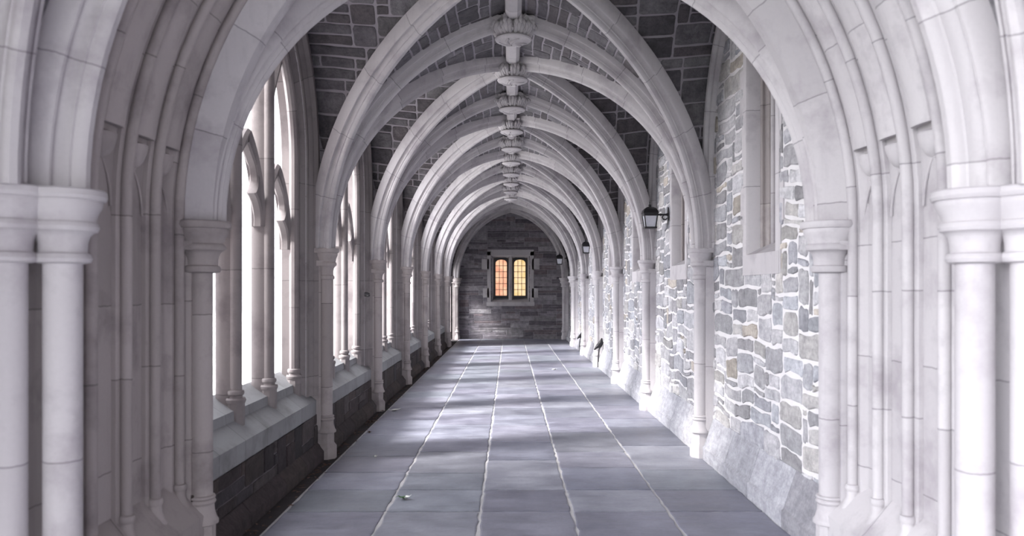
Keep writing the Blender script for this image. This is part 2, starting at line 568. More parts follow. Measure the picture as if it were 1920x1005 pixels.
# ------------------------------------------------------------------ right wall
def build_right_wall():
    rng = random.Random(11)
    mb = MB()
    y0, z0 = 4.6, 0.36
    U, V = YEND - y0, 4.2 - z0
    def blocked(u, v):
        y, z = y0 + u, z0 + v
        k = int((y - Y1) // BAY)
        yc = Y1 + BAY * (min(max(k, 0), NB - 1) + .5)
        if k < NB:
            if abs(y - yc) < .41 and 1.74 < z < 3.82:
                return True
            if z > wall_arch_z(y - yc) + .12:
                return True
        return False
    sizes = [(5, 2), (6, 3), (4, 2), (3, 2), (5, 3), (4, 3), (7, 3), (4, 1), (6, 2), (2, 1), (4, 2), (3, 2), (5, 4), (3, 3), (2, 1), (3, 1), (5, 2), (2, 2), (4, 3)]
    st, free, cu, cv = masonry(U, V, .088, .060, sizes, rng, blocked)
    mp = lambda u, v, h: Vector((WX - h, y0 + u, z0 + v))
    mortar_bed(mb, free, cu, cv, mp, 1)
    for r in st:
        y = y0 + r[0]
        stone(mb, r, mp, rng, .030, .026, .012, rng.uniform(.004, .018), tone_of(rng, PAL_RIGHT, .24), 0, warp=.05, cut=.26)
    o = mb.build('wall_right', [M['rubble'], M['mortar']], smooth=False, recalc=False)
    tag(o, 'pale grey rubble stone wall with thick white mortar on the right', 'wall', kind='structure')
    # solid backing that keeps the wall light tight
    mb = MB()
    mb.box(WX + .33, WX + .5, 4.6, YEND + .4, 0, 4.9)
    o = mb.build('wall_right_backing', M['mortar'])
    tag(o, 'solid core behind the right rubble wall', 'wall', kind='structure')
    # plinth: each bay a run of chamfered blocks
    mb = MB()
    rng = random.Random(5)
    for i in range(NB + 1):
        a = YC[i] + .085; b = (YC[i + 1] if i < NB else YEND) - .085
        y = a
        while y < b - .05:
            e = min(b, y + rng.uniform(.35, .8))
            if b - e < .2: e = b
            t = tone_of(rng, [(.36, .36, .385), (.31, .31, .335), (.25, .245, .265), (.40, .395, .41)], .10)
            prof = [(WX + .05, -.02), (HX - .005, -.02), (HX - .005, .115), (HX + .012, .13), (WX - .012, .385), (WX + .05, .39)]
            mb.prism(prof, y + .003, e - .003, 0, 'y', tone=t)
            y = e
    mb.prism([(WX + .06, -.02), (HX + .004, -.02), (HX + .004, .10), (HX + .03, .125), (WX + .004, .375), (WX + .06, .385)], Y1, YEND, 1, 'y')
    o = mb.build('baseboard_right', [M['plinth'], M['mortar']], smooth=False)
    tag(o, 'pale chamfered stone plinth along the foot of the right wall', 'plinth', kind='structure')

build_right_wall()

def build_niche_window(n, yc):
    w = empty('window_%d' % n, (0, yc, 0))
    mb = MB()
    jp = [(WX - .014, .44), (WX - .014, .36), (WX + .006, .345), (WX + .10, .335), (WX + .10, .44)]
    jq = [(WX + .095, .44), (WX + .095, .315), (WX + .105, .305), (WX + .125, .310), (WX + .14, .295), (WX + .15, .270), (WX + .19, .262), (WX + .20, .235), (WX + .30, .225), (WX + .30, .44)]
    for s in (1, -1):
        mb.prism([(x, s * y) for x, y in jp], 1.88, 3.80, joint=1)
        for z, l in ((1.72, .0), (2.10, .06), (2.62, .02), (3.05, .08)):
            mb.box(WX - .012, WX + .02, min(s * .42, s * (.46 + l)), max(s * .42, s * (.46 + l)), z, z + rngn.uniform(.3, .42))
    mb.box(WX - .014, WX + .30, -.44, .44, 3.62, 3.82)
    mb.build('window_frame', M['lime'], w)
    mb = MB()
    for s in (1, -1):
        mb.prism([(x, s * y) for x, y in jq], 1.90, 3.70, joint=1)
    mb.build('jamb_moulding', M['lime_warm'], w)
    mb = MB()
    mb.prism([(WX - .016, 1.72), (WX - .016, 1.885), (WX + .27, 2.03), (WX + .27, 1.72)], -.44, .44, axis='y')
    mb.build('window_sill', M['lime'], w)
    mb = MB()
    for s in (1, -1):
        mb.lathe([(.022, 1.97), (.022, 3.62)], (WX + .175, s * .25), 10)
    mb.build('jamb_roll', M['lime'], w)
    mb = MB()
    mb.box(WX + .215, WX + .225, -.235, .235, 2.0, 3.62)
    mb.build('pane', M['niche_glass'], w)
    tag(w, 'tall narrow stone-framed window in the right wall, %s bay from the portal' % ORD[n - 1 - NB], 'window', 'slit windows of the right wall', 'structure')

rngn = random.Random(3)
for i in range(NB):
    build_niche_window(NB + 1 + i, YC[i] + BAY / 2)

# ------------------------------------------------------------------ left wall: dado, window bays
LXF = -1.87          # dado and fascia face
def build_left_wall():
    rng = random.Random(21)
    mb = MB()
    y0 = 4.6
    mp = lambda u, v, h: Vector((LXF + h, y0 + u, .13 + v))
    st, free, cu, cv = masonry(YC[-1] - y0 + .1, .29, .085, .097, [(4, 3), (6, 2), (5, 1), (3, 2), (7, 1), (5, 3), (4, 1), (3, 3)], rng, lambda u, v: False)
    mortar_bed(mb, free, cu, cv, mp, 1)
    for r in st:
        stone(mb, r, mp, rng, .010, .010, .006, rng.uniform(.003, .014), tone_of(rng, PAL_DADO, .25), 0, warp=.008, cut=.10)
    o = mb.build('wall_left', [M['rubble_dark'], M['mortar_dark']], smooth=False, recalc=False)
    tag(o, 'low dark brown stone wall under the left windows', 'wall', kind='structure')
    mb = MB()
    for i in range(NB):
        a, b = YC[i] + .07, YC[i + 1] - .07
        y = a
        while y < b - .05:
            e = min(b, y + rng.uniform(.5, 1.0))
            if b - e < .25: e = b
            t = tone_of(rng, PAL_DADO, .25)
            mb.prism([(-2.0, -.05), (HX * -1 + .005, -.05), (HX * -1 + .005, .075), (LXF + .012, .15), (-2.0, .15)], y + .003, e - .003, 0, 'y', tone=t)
            y = e
    o = mb.build('baseboard_left', [M['rubble_dark']], smooth=False)
    tag(o, 'dark chamfered stone plinth along the foot of the left wall', 'plinth', kind='structure')
    # piers and spandrels between the traceried windows (one pierced wall)
    mb = MB()
    X0, X1 = -1.93, -2.16
    for i in range(NB):
        yc = YC[i] + BAY / 2
        inner = arch_yz(1.19 + .08, .40, ZW, 1.25 + .08, 18)
        outer = []
        for (a, z) in inner:
            if z <= ZW + .01: outer.append((math.copysign(1.5, a), z))
            else:
                k = a / (1.27)
                outer.append((k * 1.5 if abs(k) < .999 else math.copysign(1.5, a), 4.75))
        for X in (X0, X1):
            A = [mb.vert((X, yc + a, z), z, 1) for a, z in inner]
            B = [mb.vert((X, yc + a, z), z, 1) for a, z in outer]
            for k in range(len(A) - 1):
                mb.face((A[k], A[k + 1], B[k + 1], B[k]))
        A = [mb.vert((X0, yc + a, z), z, 1) for a, z in inner]
        B = [mb.vert((X1, yc + a, z), z, 1) for a, z in inner]
        for k in range(len(A) - 1):
            mb.face((A[k], A[k + 1], B[k + 1], B[k]))
    o = mb.build('wall_left_upper', M['lime'], recalc=False, angle=30)
    tag(o, 'pale limestone wall around the traceried openings on the left', 'wall', kind='structure')
    mb = MB()
    mb.box(-2.16, LXF - .02, 4.7, YC[-1], -.1, .42)
    o = mb.build('wall_left_core', M['mortar_dark'])
    tag(o, 'solid core of the low left wall below the sills', 'wall', kind='structure')

build_left_wall()

def shaft_base(mb, c, r, z_ring, z_bell, z_floor, segs=8, k=1.0):
    """Moulded ring, bell and small polygonal plinth of an attached shaft."""
    mb.lathe([(r * 1.0, z_ring + .035), (r * 1.28, z_ring + .03), (r * 1.36, z_ring + .015), (r * 1.28, z_ring), (r * 1.08, z_ring - .006), (r * 1.12, z_ring - .05 * k),
              (r * 1.45, z_bell + .025), (r * 1.6, z_bell + .01), (r * 1.5, z_bell - .012)], c, 18, 0, 0)
    mb.lathe([(r * 1.42, z_bell - .01), (r * 1.42, z_floor)], c, segs, 0, 0, rot=math.pi / segs)

def build_tracery(n, yc, proto=None):
    side = (1, 0, 0)
    w = empty('window_%d' % n, (0, yc, 0))
    # moulded frame that runs up the jambs and over the head
    path = [(-2.02, a, z) for a, z in arch_yz(1.19, .60, ZW, 1.25, 22)]
    prof = [(0.0, -.06), (.0, -.02), (.05, -.02), (.06, -.05), (.075, -.075), (.10, -.09), (.10, -.15), (.125, -.17), (.135, -.20), (.15, -.21), (.17, -.225), (.17, -.285), (.145, -.30),
            (.145, -.32), (.0, -.32), (-.13, -.32), (-.13, -.06)]
    mb = MB()
    mb.sweep(path, side, prof, toward=(-2.02, 0, 2.5))
    mb.build('window_frame', M['tracery'], w)
    # jamb rolls that run over the arch
    mb = MB()
    circ = lambda r, m=10: [(r * math.cos(2 * math.pi * k / m), r * math.sin(2 * math.pi * k / m)) for k in range(m)]
    mb.sweep([(-1.985, a, z) for a, z in arch_yz(1.17, .86, ZW, 1.23, 22)], side, circ(.045), toward=(-2, 0, 2.5))
    for s in (-1, 1):
        shaft_base(mb, (-1.985, s * 1.17), .045, .845, .80, .60)
    mb.build('jamb_shaft', M['tracery'], w).location.x = -.03
    for s in (-1, 1):
        mb = MB()
        y = s * .4
        ztop = wall_arch_z(.42, 1.19, ZW, 1.25)
        mb.prism([(-2.0, y - .030), (-2.0, y + .030), (-2.04, y + .040), (-2.09, y + .040), (-2.125, y + .02), (-2.125, y - .02), (-2.09, y - .040), (-2.04, y - .040)], .66, ztop, joint=1)
        mb.lathe([(.045, .86), (.045, ztop - .02)], (-1.985, y), 14)
        shaft_base(mb, (-1.985, y), .045, .845, .80, .60)
        mb.build('mullion', M['tracery'], w).location.x = -.03
    # cusped heads of the three lights
    def bez(p0, p1, p2, m):
        return [((1 - t) ** 2 * p0[0] + 2 * t * (1 - t) * p1[0] + t * t * p2[0], (1 - t) ** 2 * p0[1] + 2 * t * (1 - t) * p1[1] + t * t * p2[1]) for t in [i / m for i in range(m)]]
    for yo, z0 in ((-.79, 2.02), (0, 2.17), (.79, 2.02)):
        inn = bez((.335, z0 - .05), (.36, z0 + .12), (.17, z0 + .20), 7) + bez((.17, z0 + .20), (.30, z0 + .30), (.20, z0 + .42), 7) + bez((.20, z0 + .42), (.12, z0 + .48), (0, z0 + .57), 5) + [(0, z0 + .57)]
        N = len(inn)
        a = arc_norm(1.75, N - 1)
        out = [(.365 * t, z0 - .05 + .365 * 1.95 * zz) for t, zz in a]
        mb = MB()
        for sgn in (1, -1):
            R = []
            for X, sh in ((-2.02, .0), (-2.035, .012), (-2.085, .012), (-2.10, 0)):
                R.append(([mb.vert((X, yo + sgn * max(p[0] + (.012 - sh), 0), p[1] + (.012 - sh) * .5)) for p in inn], [mb.vert((X, yo + sgn * p[0], p[1])) for p in out]))
            for k in range(N - 1):
                mb.face((R[0][0][k], R[0][0][k + 1], R[0][1][k + 1], R[0][1][k]))
                mb.face((R[3][0][k], R[3][0][k + 1], R[3][1][k + 1], R[3][1][k]))
                for q in range(3):
                    mb.face((R[q][0][k], R[q][0][k + 1], R[q + 1][0][k + 1], R[q + 1][0][k]))
                mb.face((R[0][1][k], R[0][1][k + 1], R[3][1][k + 1], R[3][1][k]))
        # moulded arch over the cusps
        path = [(-2.055, yo + p[0], p[1]) for p in out] + [(-2.055, yo - p[0], p[1]) for p in reversed(out[:-1])]
        mb.sweep(path, side, [(-.055, -.02), (.03, -.02), (.055, .0), (.03, .022), (-.055, .022)], toward=(-2.055, yo, z0), joint=0)
        mb.build('tracery_head', M['tracery'], w).location.x = -.03
    # bars that branch from the mullions into the arch
    for s in (-1, 1):
        mb = MB()
        p0 = Vector((-2.06, s * .42, 2.70)); pts = []
        for i in range(13):
            t = i / 12
            y = .42 + .46 * math.sin(t * 1.25) * .95
            z = 2.66 + 1.0 * t
            y = .42 + (wall_arch_z(0, 1.19, ZW, 1.25) - 3.55) * (t ** 1.7)
            pts.append((-2.06, s * y, z + .05))
        mb.sweep(pts, side, [(-.06, -.035), (.03, -.035), (.06, -.012), (.06, .012), (.03, .035), (-.06, .035)], joint=0)
        mb.build('tracery_bar', M['tracery'], w).location.x = -.03
    # sloping sill
    mb = MB()
    prof = [(LXF, .40), (LXF, .555), (-2.005, .665), (-2.01, .735), (-2.03, .745), (-2.18, .84), (-2.18, .40)]
    mb.prism(prof, -1.41, 1.41, 0, 'y', joint=1)
    mb.build('window_sill', M['sill'], w)
    tag(w, 'open three-light traceried stone window on the left, %s from the portal' % ORD[n - 1], 'window', 'traceried openings of the left arcade', 'structure')
    return w

for i in range(NB):
    build_tracery(i + 1, YC[i] + BAY / 2)

# far bay side walls and end wall
def build_far_bay():
    mb = MB()
    mb.box(-2.3, -1.93, YC[-1] - .05, 25.30, -.05, 4.8)  # added wall darkens the crossing; its narrow opening lights the corner column
    mb.box(-2.3, -1.93, 25.30, YEND, 2.25, 4.8)
    mb.box(-2.3, -1.93, 25.85, YEND, -.05, 2.25)
    o = mb.build('wall_left_far', M['lime_warm'])
    tag(o, 'plain wall added at the far left end, with a narrow opening to light the corner column', 'wall', kind='structure')
    rng = random.Random(8)
    mb = MB()
    U, V = 4.2, 4.9
    def blocked(u, v):
        return abs(u - 2.1) < .62 and 1.18 < v < 2.78
    st, free, cu, cv = masonry(U, V, .15, .075, [(4, 1), (6, 1), (3, 1), (5, 2), (7, 1), (3, 2), (8, 1), (5, 1), (4, 2), (2, 1), (6, 2)], rng, blocked)
    mp = lambda u, v, h: Vector((u - 2.1, YEND - h, v))
    mortar_bed(mb, free, cu, cv, mp, 1)
    for r in st:
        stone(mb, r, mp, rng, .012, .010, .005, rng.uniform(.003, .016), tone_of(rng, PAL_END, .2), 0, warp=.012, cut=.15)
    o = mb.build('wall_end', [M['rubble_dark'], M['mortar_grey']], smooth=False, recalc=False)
    tag(o, 'dark coursed stone wall closing the far end', 'wall', kind='structure')
    mb = MB()
    mb.box(-2.4, 2.4, YEND + .30, YEND + .45, -.1, 5)
    o = mb.build('wall_end_backing', M['mortar_dark'])
    tag(o, 'solid core behind the far end wall', 'wall', kind='structure')

build_far_bay()

def build_end_window():
    w = empty('window_%d' % (2 * NB + 1), (0, YEND, 0))
    mb = MB()
    F = -.03
    for s in (-1, 1):
        # stepped jambs in plan
        mb.prism([(s * x, y) for x, y in ((.76, F), (.645, F), (.625, .0), (.60, .07), (.575, .09), (.555, .14), (.555, .26), (.76, .26))], 1.20, 2.86)
        for z0, z1, e in ((2.28, 2.62, .94), (1.36, 1.66, .90)):
            mb.box(min(s * .7, s * e), max(s * .7, s * e), F, .05, z0, z1)
    mb.prism([(F, 2.92), (F, 2.73), (.0, 2.71), (.07, 2.69), (.10, 2.67), (.26, 2.66), (.26, 2.92)], -.76, .76, axis='x')
    mb.build('window_frame', M['lime'], w)
    mb = MB()
    mb.prism([(F - .02, 1.08), (F - .02, 1.21), (.0, 1.23), (.22, 1.37), (.26, 1.37), (.26, 1.08)], -.78, .78, axis='x')
    mb.build('window_sill', M['lime'], w)
    mb = MB()
    mb.prism([(-.035, .02), (.035, .02), (.062, .07), (.062, .24), (-.062, .24), (-.062, .07)], 1.27, 2.70)
    mb.build('mullion', M['lime'], w)
    for s, gm in ((-1, 'glass_orange'), (1, 'glass_yellow')):
        cx = s * .305
        hw = .245
        def outline(k, zb, zt):
            pts = [(cx - k, zb), (cx + k, zb), (cx + k, zt - .13)]
            for i in range(1, 8):
                a = math.pi * i / 8
                pts.append((cx + k * math.cos(a), zt - .13 + .13 * math.sin(a) ** .8))
            pts.append((cx - k, zt - .13))
            return pts
        o_, i_ = outline(hw, 1.34, 2.69), outline(.185, 1.42, 2.60)
        mb = MB()
        A = [mb.vert((x, .12, z)) for x, z in o_]; B = [mb.vert((x, .12, z)) for x, z in i_]
        C = [mb.vert((x, .24, z)) for x, z in o_]; D = [mb.vert((x, .20, z)) for x, z in i_]
        n = len(A)
        for k in range(n):
            j = (k + 1) % n
            mb.face((A[k], A[j], B[j], B[k])); mb.face((B[k], B[j], D[j], D[k])); mb.face((A[k], A[j], C[j], C[k]))
        cs = mb.build('casement', M['iron'], w, smooth=False)
        mb = MB()
        mb.prism(i_, .205, .215, axis='y')
        mb.build('pane', M[gm], cs, smooth=False)
        mb = MB()
        for k in (1, 2):
            x = cx - .185 + .37 * k / 3
            mb.box(x - .008, x + .008, .185, .204, 1.42, 2.585)
        for k in range(1, 6):
            z = 1.42 + 1.18 * k / 6
            mb.box(cx - .185, cx + .185, .183, .204, z - .008, z + .008)
        mb.build('lead_bars', M['lead'], cs, smooth=False)
    tag(w, 'two-light stone window with lit orange and yellow leaded panes in the far end wall', 'window', kind='structure')

build_end_window()

# ------------------------------------------------------------------ portal walls in front
def arch_half(half, sgn, y, z0=0.0, n=26, rise=None):
    rise = RISE * half / HX if rise is None else rise
    a = arc_norm(RISE / HX, n)
    pts = [(sgn * half, y, z0 + (ZS - z0) * k / 6) for k in range(6)] if z0 < ZS - .01 else []
    return pts + [(sgn * half * t, y, ZS + rise * z) for t, z in a]

def circ(r, m=12):
    return [(r * math.cos(2 * math.pi * k / m), r * math.sin(2 * math.pi * k / m)) for k in range(m)]

mb = MB()
mb.box(-15.0, -2.5, 3.3, 4.6, -.2, 7.0)
o = mb.build('wall_wing', M['lime_warm'])
tag(o, 'long wall of the building wing running off to the left of the portal', 'wall', kind='structure')
SH_Y = [4.55, 4.24, 3.92, 3.59]
for sgn, nm in ((-1, 'left'), (1, 'right')):
    mat = M['lime_warm'] if sgn < 0 else M['lime']  # left jamb's shade is put into its darker stone
    mb = MB()
    path = arch_half(1.965, sgn, 0, 0.0)
    prof = [(4.66, .0), (4.62, .03), (4.50, .03), (4.46, .0), (3.12, .0), (3.12, -.6), (4.66, -.6)]
    mb.sweep(path, (0, 1, 0), prof, toward=(0, 0, 1.5))
    o = mb.build('wall_portal_%s' % nm, mat)
    tag(o, 'deep limestone jamb and soffit on the %s of the near portal' % nm, 'wall', kind='structure')
    mb = MB()
    s = sgn
    mb.prism([(s * 2.0, -.02), (s * 1.80, -.02), (s * 1.80, .30), (s * 1.83, .33), (s * 1.968, .50), (s * 2.0, .52)], 3.0, 4.64, 0, 'y', joint=1)
    mb.box(min(s * 2.6, s * 2.0), max(s * 2.6, s * 2.0), 2.9, 4.64, -.05, 4.6)
    o = mb.build('baseboard_portal_%s' % nm, mat)
    tag(o, 'sloping stone plinth below the shafts on the %s of the near portal' % nm, 'plinth', kind='structure')
    for k, y in enumerate(SH_Y):
        t = empty('portal_shaft', (s * 1.915, y, 0))
        mb = MB()
        path = [(p[0] - s * 1.915, 0, p[2]) for p in arch_half(1.915, s, 0, .46)]
        mb.sweep(path, (0, 1, 0), circ(.028), toward=(-s * 1.9, 0, 1.5))
        # narrow fillet behind the roll
        mb.sweep([(p[0] - s * 1.915, 0, p[2]) for p in arch_half(1.95, s, 0, .46)], (0, 1, 0), [(-.048, -.02), (-.048, .006), (-.034, .014), (.034, .014), (.048, .006), (.048, -.02)], toward=(-s * 1.9, 0, 1.5))
        mb.build('shaft', mat, t)
        mb = MB()
        r = .029
        mb.lathe([(r, .50), (r * 1.3, .495), (r * 1.42, .48), (r * 1.3, .465), (r * 1.12, .458), (r * 1.2, .42), (r * 1.75, .385), (r * 2.1, .37), (r * 2.2, .345), (r * 1.9, .325)], (0, 0), 16, 0, 0)
        mb.lathe([(r * 1.75, .33), (r * 1.75, -.02)], (0, 0), 8, 0, 0, rot=math.pi / 8)
        mb.build('base', mat, t)
        tag(t, '%s slender stone shaft of the %s portal jamb counted from the corridor' % (ORD[k], nm), 'shaft', 'slender portal shafts')
    # hollow-ended arch rolls between the shafts
    for k in range(3):
        y = (SH_Y[k] + SH_Y[k + 1]) / 2
        zst = 2.335 + .02 * k
        t = empty('arch_roll', (s * 1.93, y, zst))
        P = [(p[0] - s * 1.93, 0, p[2] - zst) for p in arch_half(1.962, s, 0, 1.9) if p[2] > zst]
        d0 = Vector(P[1]) - Vector(P[0])
        mb = MB()
        wv = .112
        prof = [(-wv, -.03), (-wv, .012), (-wv * .8, .044), (-wv * .4, .060), (0, .064), (wv * .4, .060), (wv * .8, .044), (wv, .012), (wv, -.03)]
        mb.sweep(P, (0, 1, 0), prof, toward=(-s * 1.9, 0, -1))
        mb.build('roll', mat, t)
        # scooped stop: a hollow cup under the end of the roll
        mb = MB()
        rows = 8; cols = 10
        G = []
        p0 = Vector(P[0])
        for i in range(rows + 1):
            f = i / rows
            row = []
            for j in range(cols + 1):
                g = j / cols * 2 - 1
                wd = wv * .80 * max(1 - f ** 2, 0.0) ** .6
                bulge = .072 * (1 - f * f) ** .6 * (1 - g * g) ** .5 * (0.15 if i == 0 else 1)
                row.append(mb.vert((p0.x + s * .028 - s * bulge, g * wd, p0.z - .022 - (.0 if i == 0 else .006) - .14 * f), 0, 0))
            G.append(row)
        for i in range(rows):
            for j in range(cols):
                mb.face((G[i][j], G[i][j + 1], G[i + 1][j + 1], G[i + 1][j]))
        # crossing hood ridges below the cup
        for a in (-1, 1):
            pts = []
            for i in range(9):
                f = i / 8
                pts.append((s * .030 - s * .006, a * (-.02 + (wv + .0) * math.sin(f * math.pi / 2)), -.13 - .24 * f ** 1.3))
            mb.tube(pts, .006, 6)
        mb.build('stop', mat, t)
        tag(t, '%s broad arch roll with a hollow scooped end over the %s portal jamb' % (ORD[k], nm), 'moulding', 'scoop-ended portal mouldings')

# ------------------------------------------------------------------ columns
def capital(mb, c, k, s=1.0):
    """k scales the radii."""
    P = [(.064, -.30), (.078, -.295), (.083, -.28), (.078, -.262), (.069, -.255), (.070, -.22), (.076, -.19), (.088, -.172), (.098, -.168), (.103, -.152), (.098, -.135), (.092, -.13),
         (.093, -.122), (.099, -.095), (.110, -.07), (.113, -.05), (.112, -.045), (.120, -.042), (.126, -.028), (.124, -.006), (.118, 0)]
    mb.lathe([(r * k, ZS + z * s) for r, z in P], c, 28, 0, 0)

def make_column(name, mat, sgn):
    t = empty(name)
    mb = MB(); mb.lathe([(.065, .37), (.065, 1.72)], (0, 0), 24); mb.build('shaft', mat, t)
    mb = MB(); capital(mb, (0, 0), 1.0)
    mb.box(min(0, sgn * .13), max(0, sgn * .13), -.112, .112, ZS - .045, ZS - .002)
    mb.box(min(0, sgn * .13), max(0, sgn * .13), -.098, .098, ZS - .17, ZS - .12)
    mb.build('capital', mat, t)
    mb = MB()
    mb.lathe([(.065, .405), (.078, .40), (.081, .39), (.072, .382), (.080, .376), (.083, .366), (.078, .355), (.073, .35), (.076, .31), (.088, .27), (.098, .255), (.098, .24), (.086, .235)], (0, 0), 24, 0, 0)
    mb.lathe([(.080, .24), (.080, .14), (.105, .105), (.105, -.01)], (0, 0), 8, 0, 0, rot=math.pi / 8)
    mb.build('base', mat, t)
    mb = MB()
    mb.prism([(sgn * .03, -.075), (sgn * .03, .075), (sgn * .14, .095), (sgn * .14, -.095)], 0, ZS - .17, joint=1)
    mb.build('backing_pilaster', mat, t)
    return t

for sgn, nm, mat in ((-1, 'left', M['lime_warm']), (1, 'right', M['lime_shaft'])):  # left columns get the darker stone in place of shade
    proto = None
    for i, y in enumerate(YC):
        o = make_column('wall_column', mat, sgn) if proto is None else copy_tree(proto)
        proto = proto or o
        o.location = (sgn * (HX + (.04 if i == 0 else 0)), y, 0)
        for ch in o.children:
            if ch.name.startswith('capital'):
                ch.scale = (1.35, 1.35, 1) if i == 0 else (1, 1, 1)
        tag(o, '%s slender stone column along the %s wall, counted from the portal' % (ORD[i], nm), 'column', 'slender wall columns')
    # clustered far end columns
    o = copy_tree(proto); o.location = (sgn * 1.74, YEND - .16, 0)
    tag(o, 'thin stone column in the %s corner beside the dark end wall' % nm, 'column', 'slender wall columns')
    o = copy_tree(proto); o.location = (sgn * (HX - .0), YC[-1] + .32, 0)
    tag(o, 'last %s column paired behind the seventh at the crossing' % nm, 'column', 'slender wall columns')

# large twin columns at the front of the portal
for sgn, nm in ((-1, 'left'), (1, 'right')):
    mat = M['lime_shaft']
    for (x, y, which) in ((1.83, 3.21, 'inner'), (1.985, 3.10, 'outer')):
        t = empty('portal_column', (sgn * x, y, 0))
        mb = MB(); mb.lathe([(.072, .3), (.072, 1.72)], (0, 0), 28); mb.build('shaft', mat, t)
        mb = MB(); capital(mb, (0, 0), 1.30, .98)
        mb.build('capital', mat, t)
        mb = MB()
        mb.lathe([(.085, .42), (.105, .40), (.1, .37), (.12, .30), (.14, .27), (.12, .25)], (0, 0), 24, 0, 0)
        mb.lathe([(.14, .26), (.14, -.02)], (0, 0), 8, 0, 0, rot=math.pi / 8)
        mb.build('base', mat, t)
        tag(t, 'thick round column of the %s twin pair in the foreground, the %s one' % (nm, which), 'column', 'thick twin portal columns')

# ------------------------------------------------------------------ ribs
RIBH = [(-.088, -.12), (-.088, -.012), (-.080, .002), (-.070, .004), (-.066, -.006), (-.056, -.004), (-.047, .008), (-.042, .028), (-.042, .044), (-.034, .048), (-.033, .060), (-.027, .074), (-.014, .084)]
RIB = RIBH + [(-a, b) for a, b in reversed(RIBH)]

def transverse(name, y, half=HX, prof=RIB, mat=None, rise=RISE):
    mb = MB()
    pts = [(-half * t, y, ZS - .004 + rise * z) for t, z in ARC]
    pts += [(-p[0], p[1], p[2]) for p in reversed(pts[:-1])]
    mb.sweep(pts, (0, 1, 0), prof, toward=(0, y, 1.5))
    return mb.build(name, mat or M['lime'])

def diag_pts(sgn, ya, yc, half=HX, off=.05):
    d = math.copysign(off, yc - ya)
    return [(sgn * half * t, yc + (ya + d - yc) * t, ZS - .004 + RISE * z) for t, z in ARC]

def diagonal(name, sgn, ya, yc, half=HX, mat=None):
    pts = diag_pts(sgn, ya, yc, half)
    side = Vector((-(ya - yc), sgn * half, 0)).normalized()
    mb = MB()
    mb.sweep(pts[:-1] + [pts[-1]], side, RIB, toward=(0, yc, 1.5))
    return mb.build(name, mat or M['lime'])

for i, y in enumerate(YC):
    if i == 0:
        P = [(-.13, -.40), (-.13, -.09), (-.115, -.07), (-.10, .0), (-.05, .075), (.05, .075), (.10, .0), (.13, -.07), (.13, -.40)]
        o = transverse('transverse_rib', y, HX + .03, P)
        tag(o, 'broad chamfered inner arch of the near portal above the first columns', 'rib', 'transverse vault ribs')
    else:
        o = transverse('transverse_rib', y)
        tag(o, 'cross rib spanning the vault at the %s column pair from the portal' % ORD[i], 'rib', 'transverse vault ribs')
o = transverse('transverse_rib', YC[-1] + .32)
tag(o, 'last cross rib at the crossing, just behind that of the seventh column pair', 'rib', 'transverse vault ribs')
o = transverse('end_wall_rib', YEND - .12, 1.74)
tag(o, 'pointed rib against the dark far end wall above its window', 'rib')

for i in range(NB):
    yc = YC[i] + BAY / 2
    for sgn, nm in ((-1, 'left'), (1, 'right')):
        for ya, w, j in ((YC[i], 'away from', i), (YC[i + 1], 'towards', i + 1)):
            o = diagonal('diagonal_rib', sgn, ya, yc)
            tag(o, 'diagonal rib rising %s the viewer from the %s %s column' % (w, ORD[j], nm), 'rib', 'diagonal vault ribs')
for sgn, nm in ((-1, 'left'), (1, 'right')):
    o = diagonal('diagonal_rib', sgn, YC[-1] + .32, YC[-1] + 1.85)
    tag(o, 'diagonal rib of the dark crossing vault rising from the near %s column' % nm, 'rib', 'diagonal vault ribs')
    o = diagonal('diagonal_rib', sgn, YEND - .12, YC[-1] + 1.85, 1.74)
    tag(o, 'diagonal rib of the dark crossing vault rising from the %s end wall corner' % nm, 'rib', 'diagonal vault ribs')

# right wall ribs
for i in range(NB):
    yc = YC[i] + BAY / 2
    mb = MB()
    path = [(WX - .01, yc + a, z) for a, z in arch_yz(1.44, ZS, ZW, RW - .02, 20)]
    prof = [(-.005, -.12), (-.005, -.07), (-.03, -.065), (-.05, -.05), (-.085, -.045), (-.095, -.02), (-.085, .0), (-.055, .01), (-.045, .03), (-.02, .04), (-.01, .055), (.04, .055), (.04, -.12)]
    mb.sweep(path, (1, 0, 0), prof, toward=(WX, yc, 2.5))
    o = mb.build('wall_rib', M['lime'])
    tag(o, 'wall rib framing the right wall of the %s bay from the portal' % ORD[i], 'rib', 'wall ribs on the right')

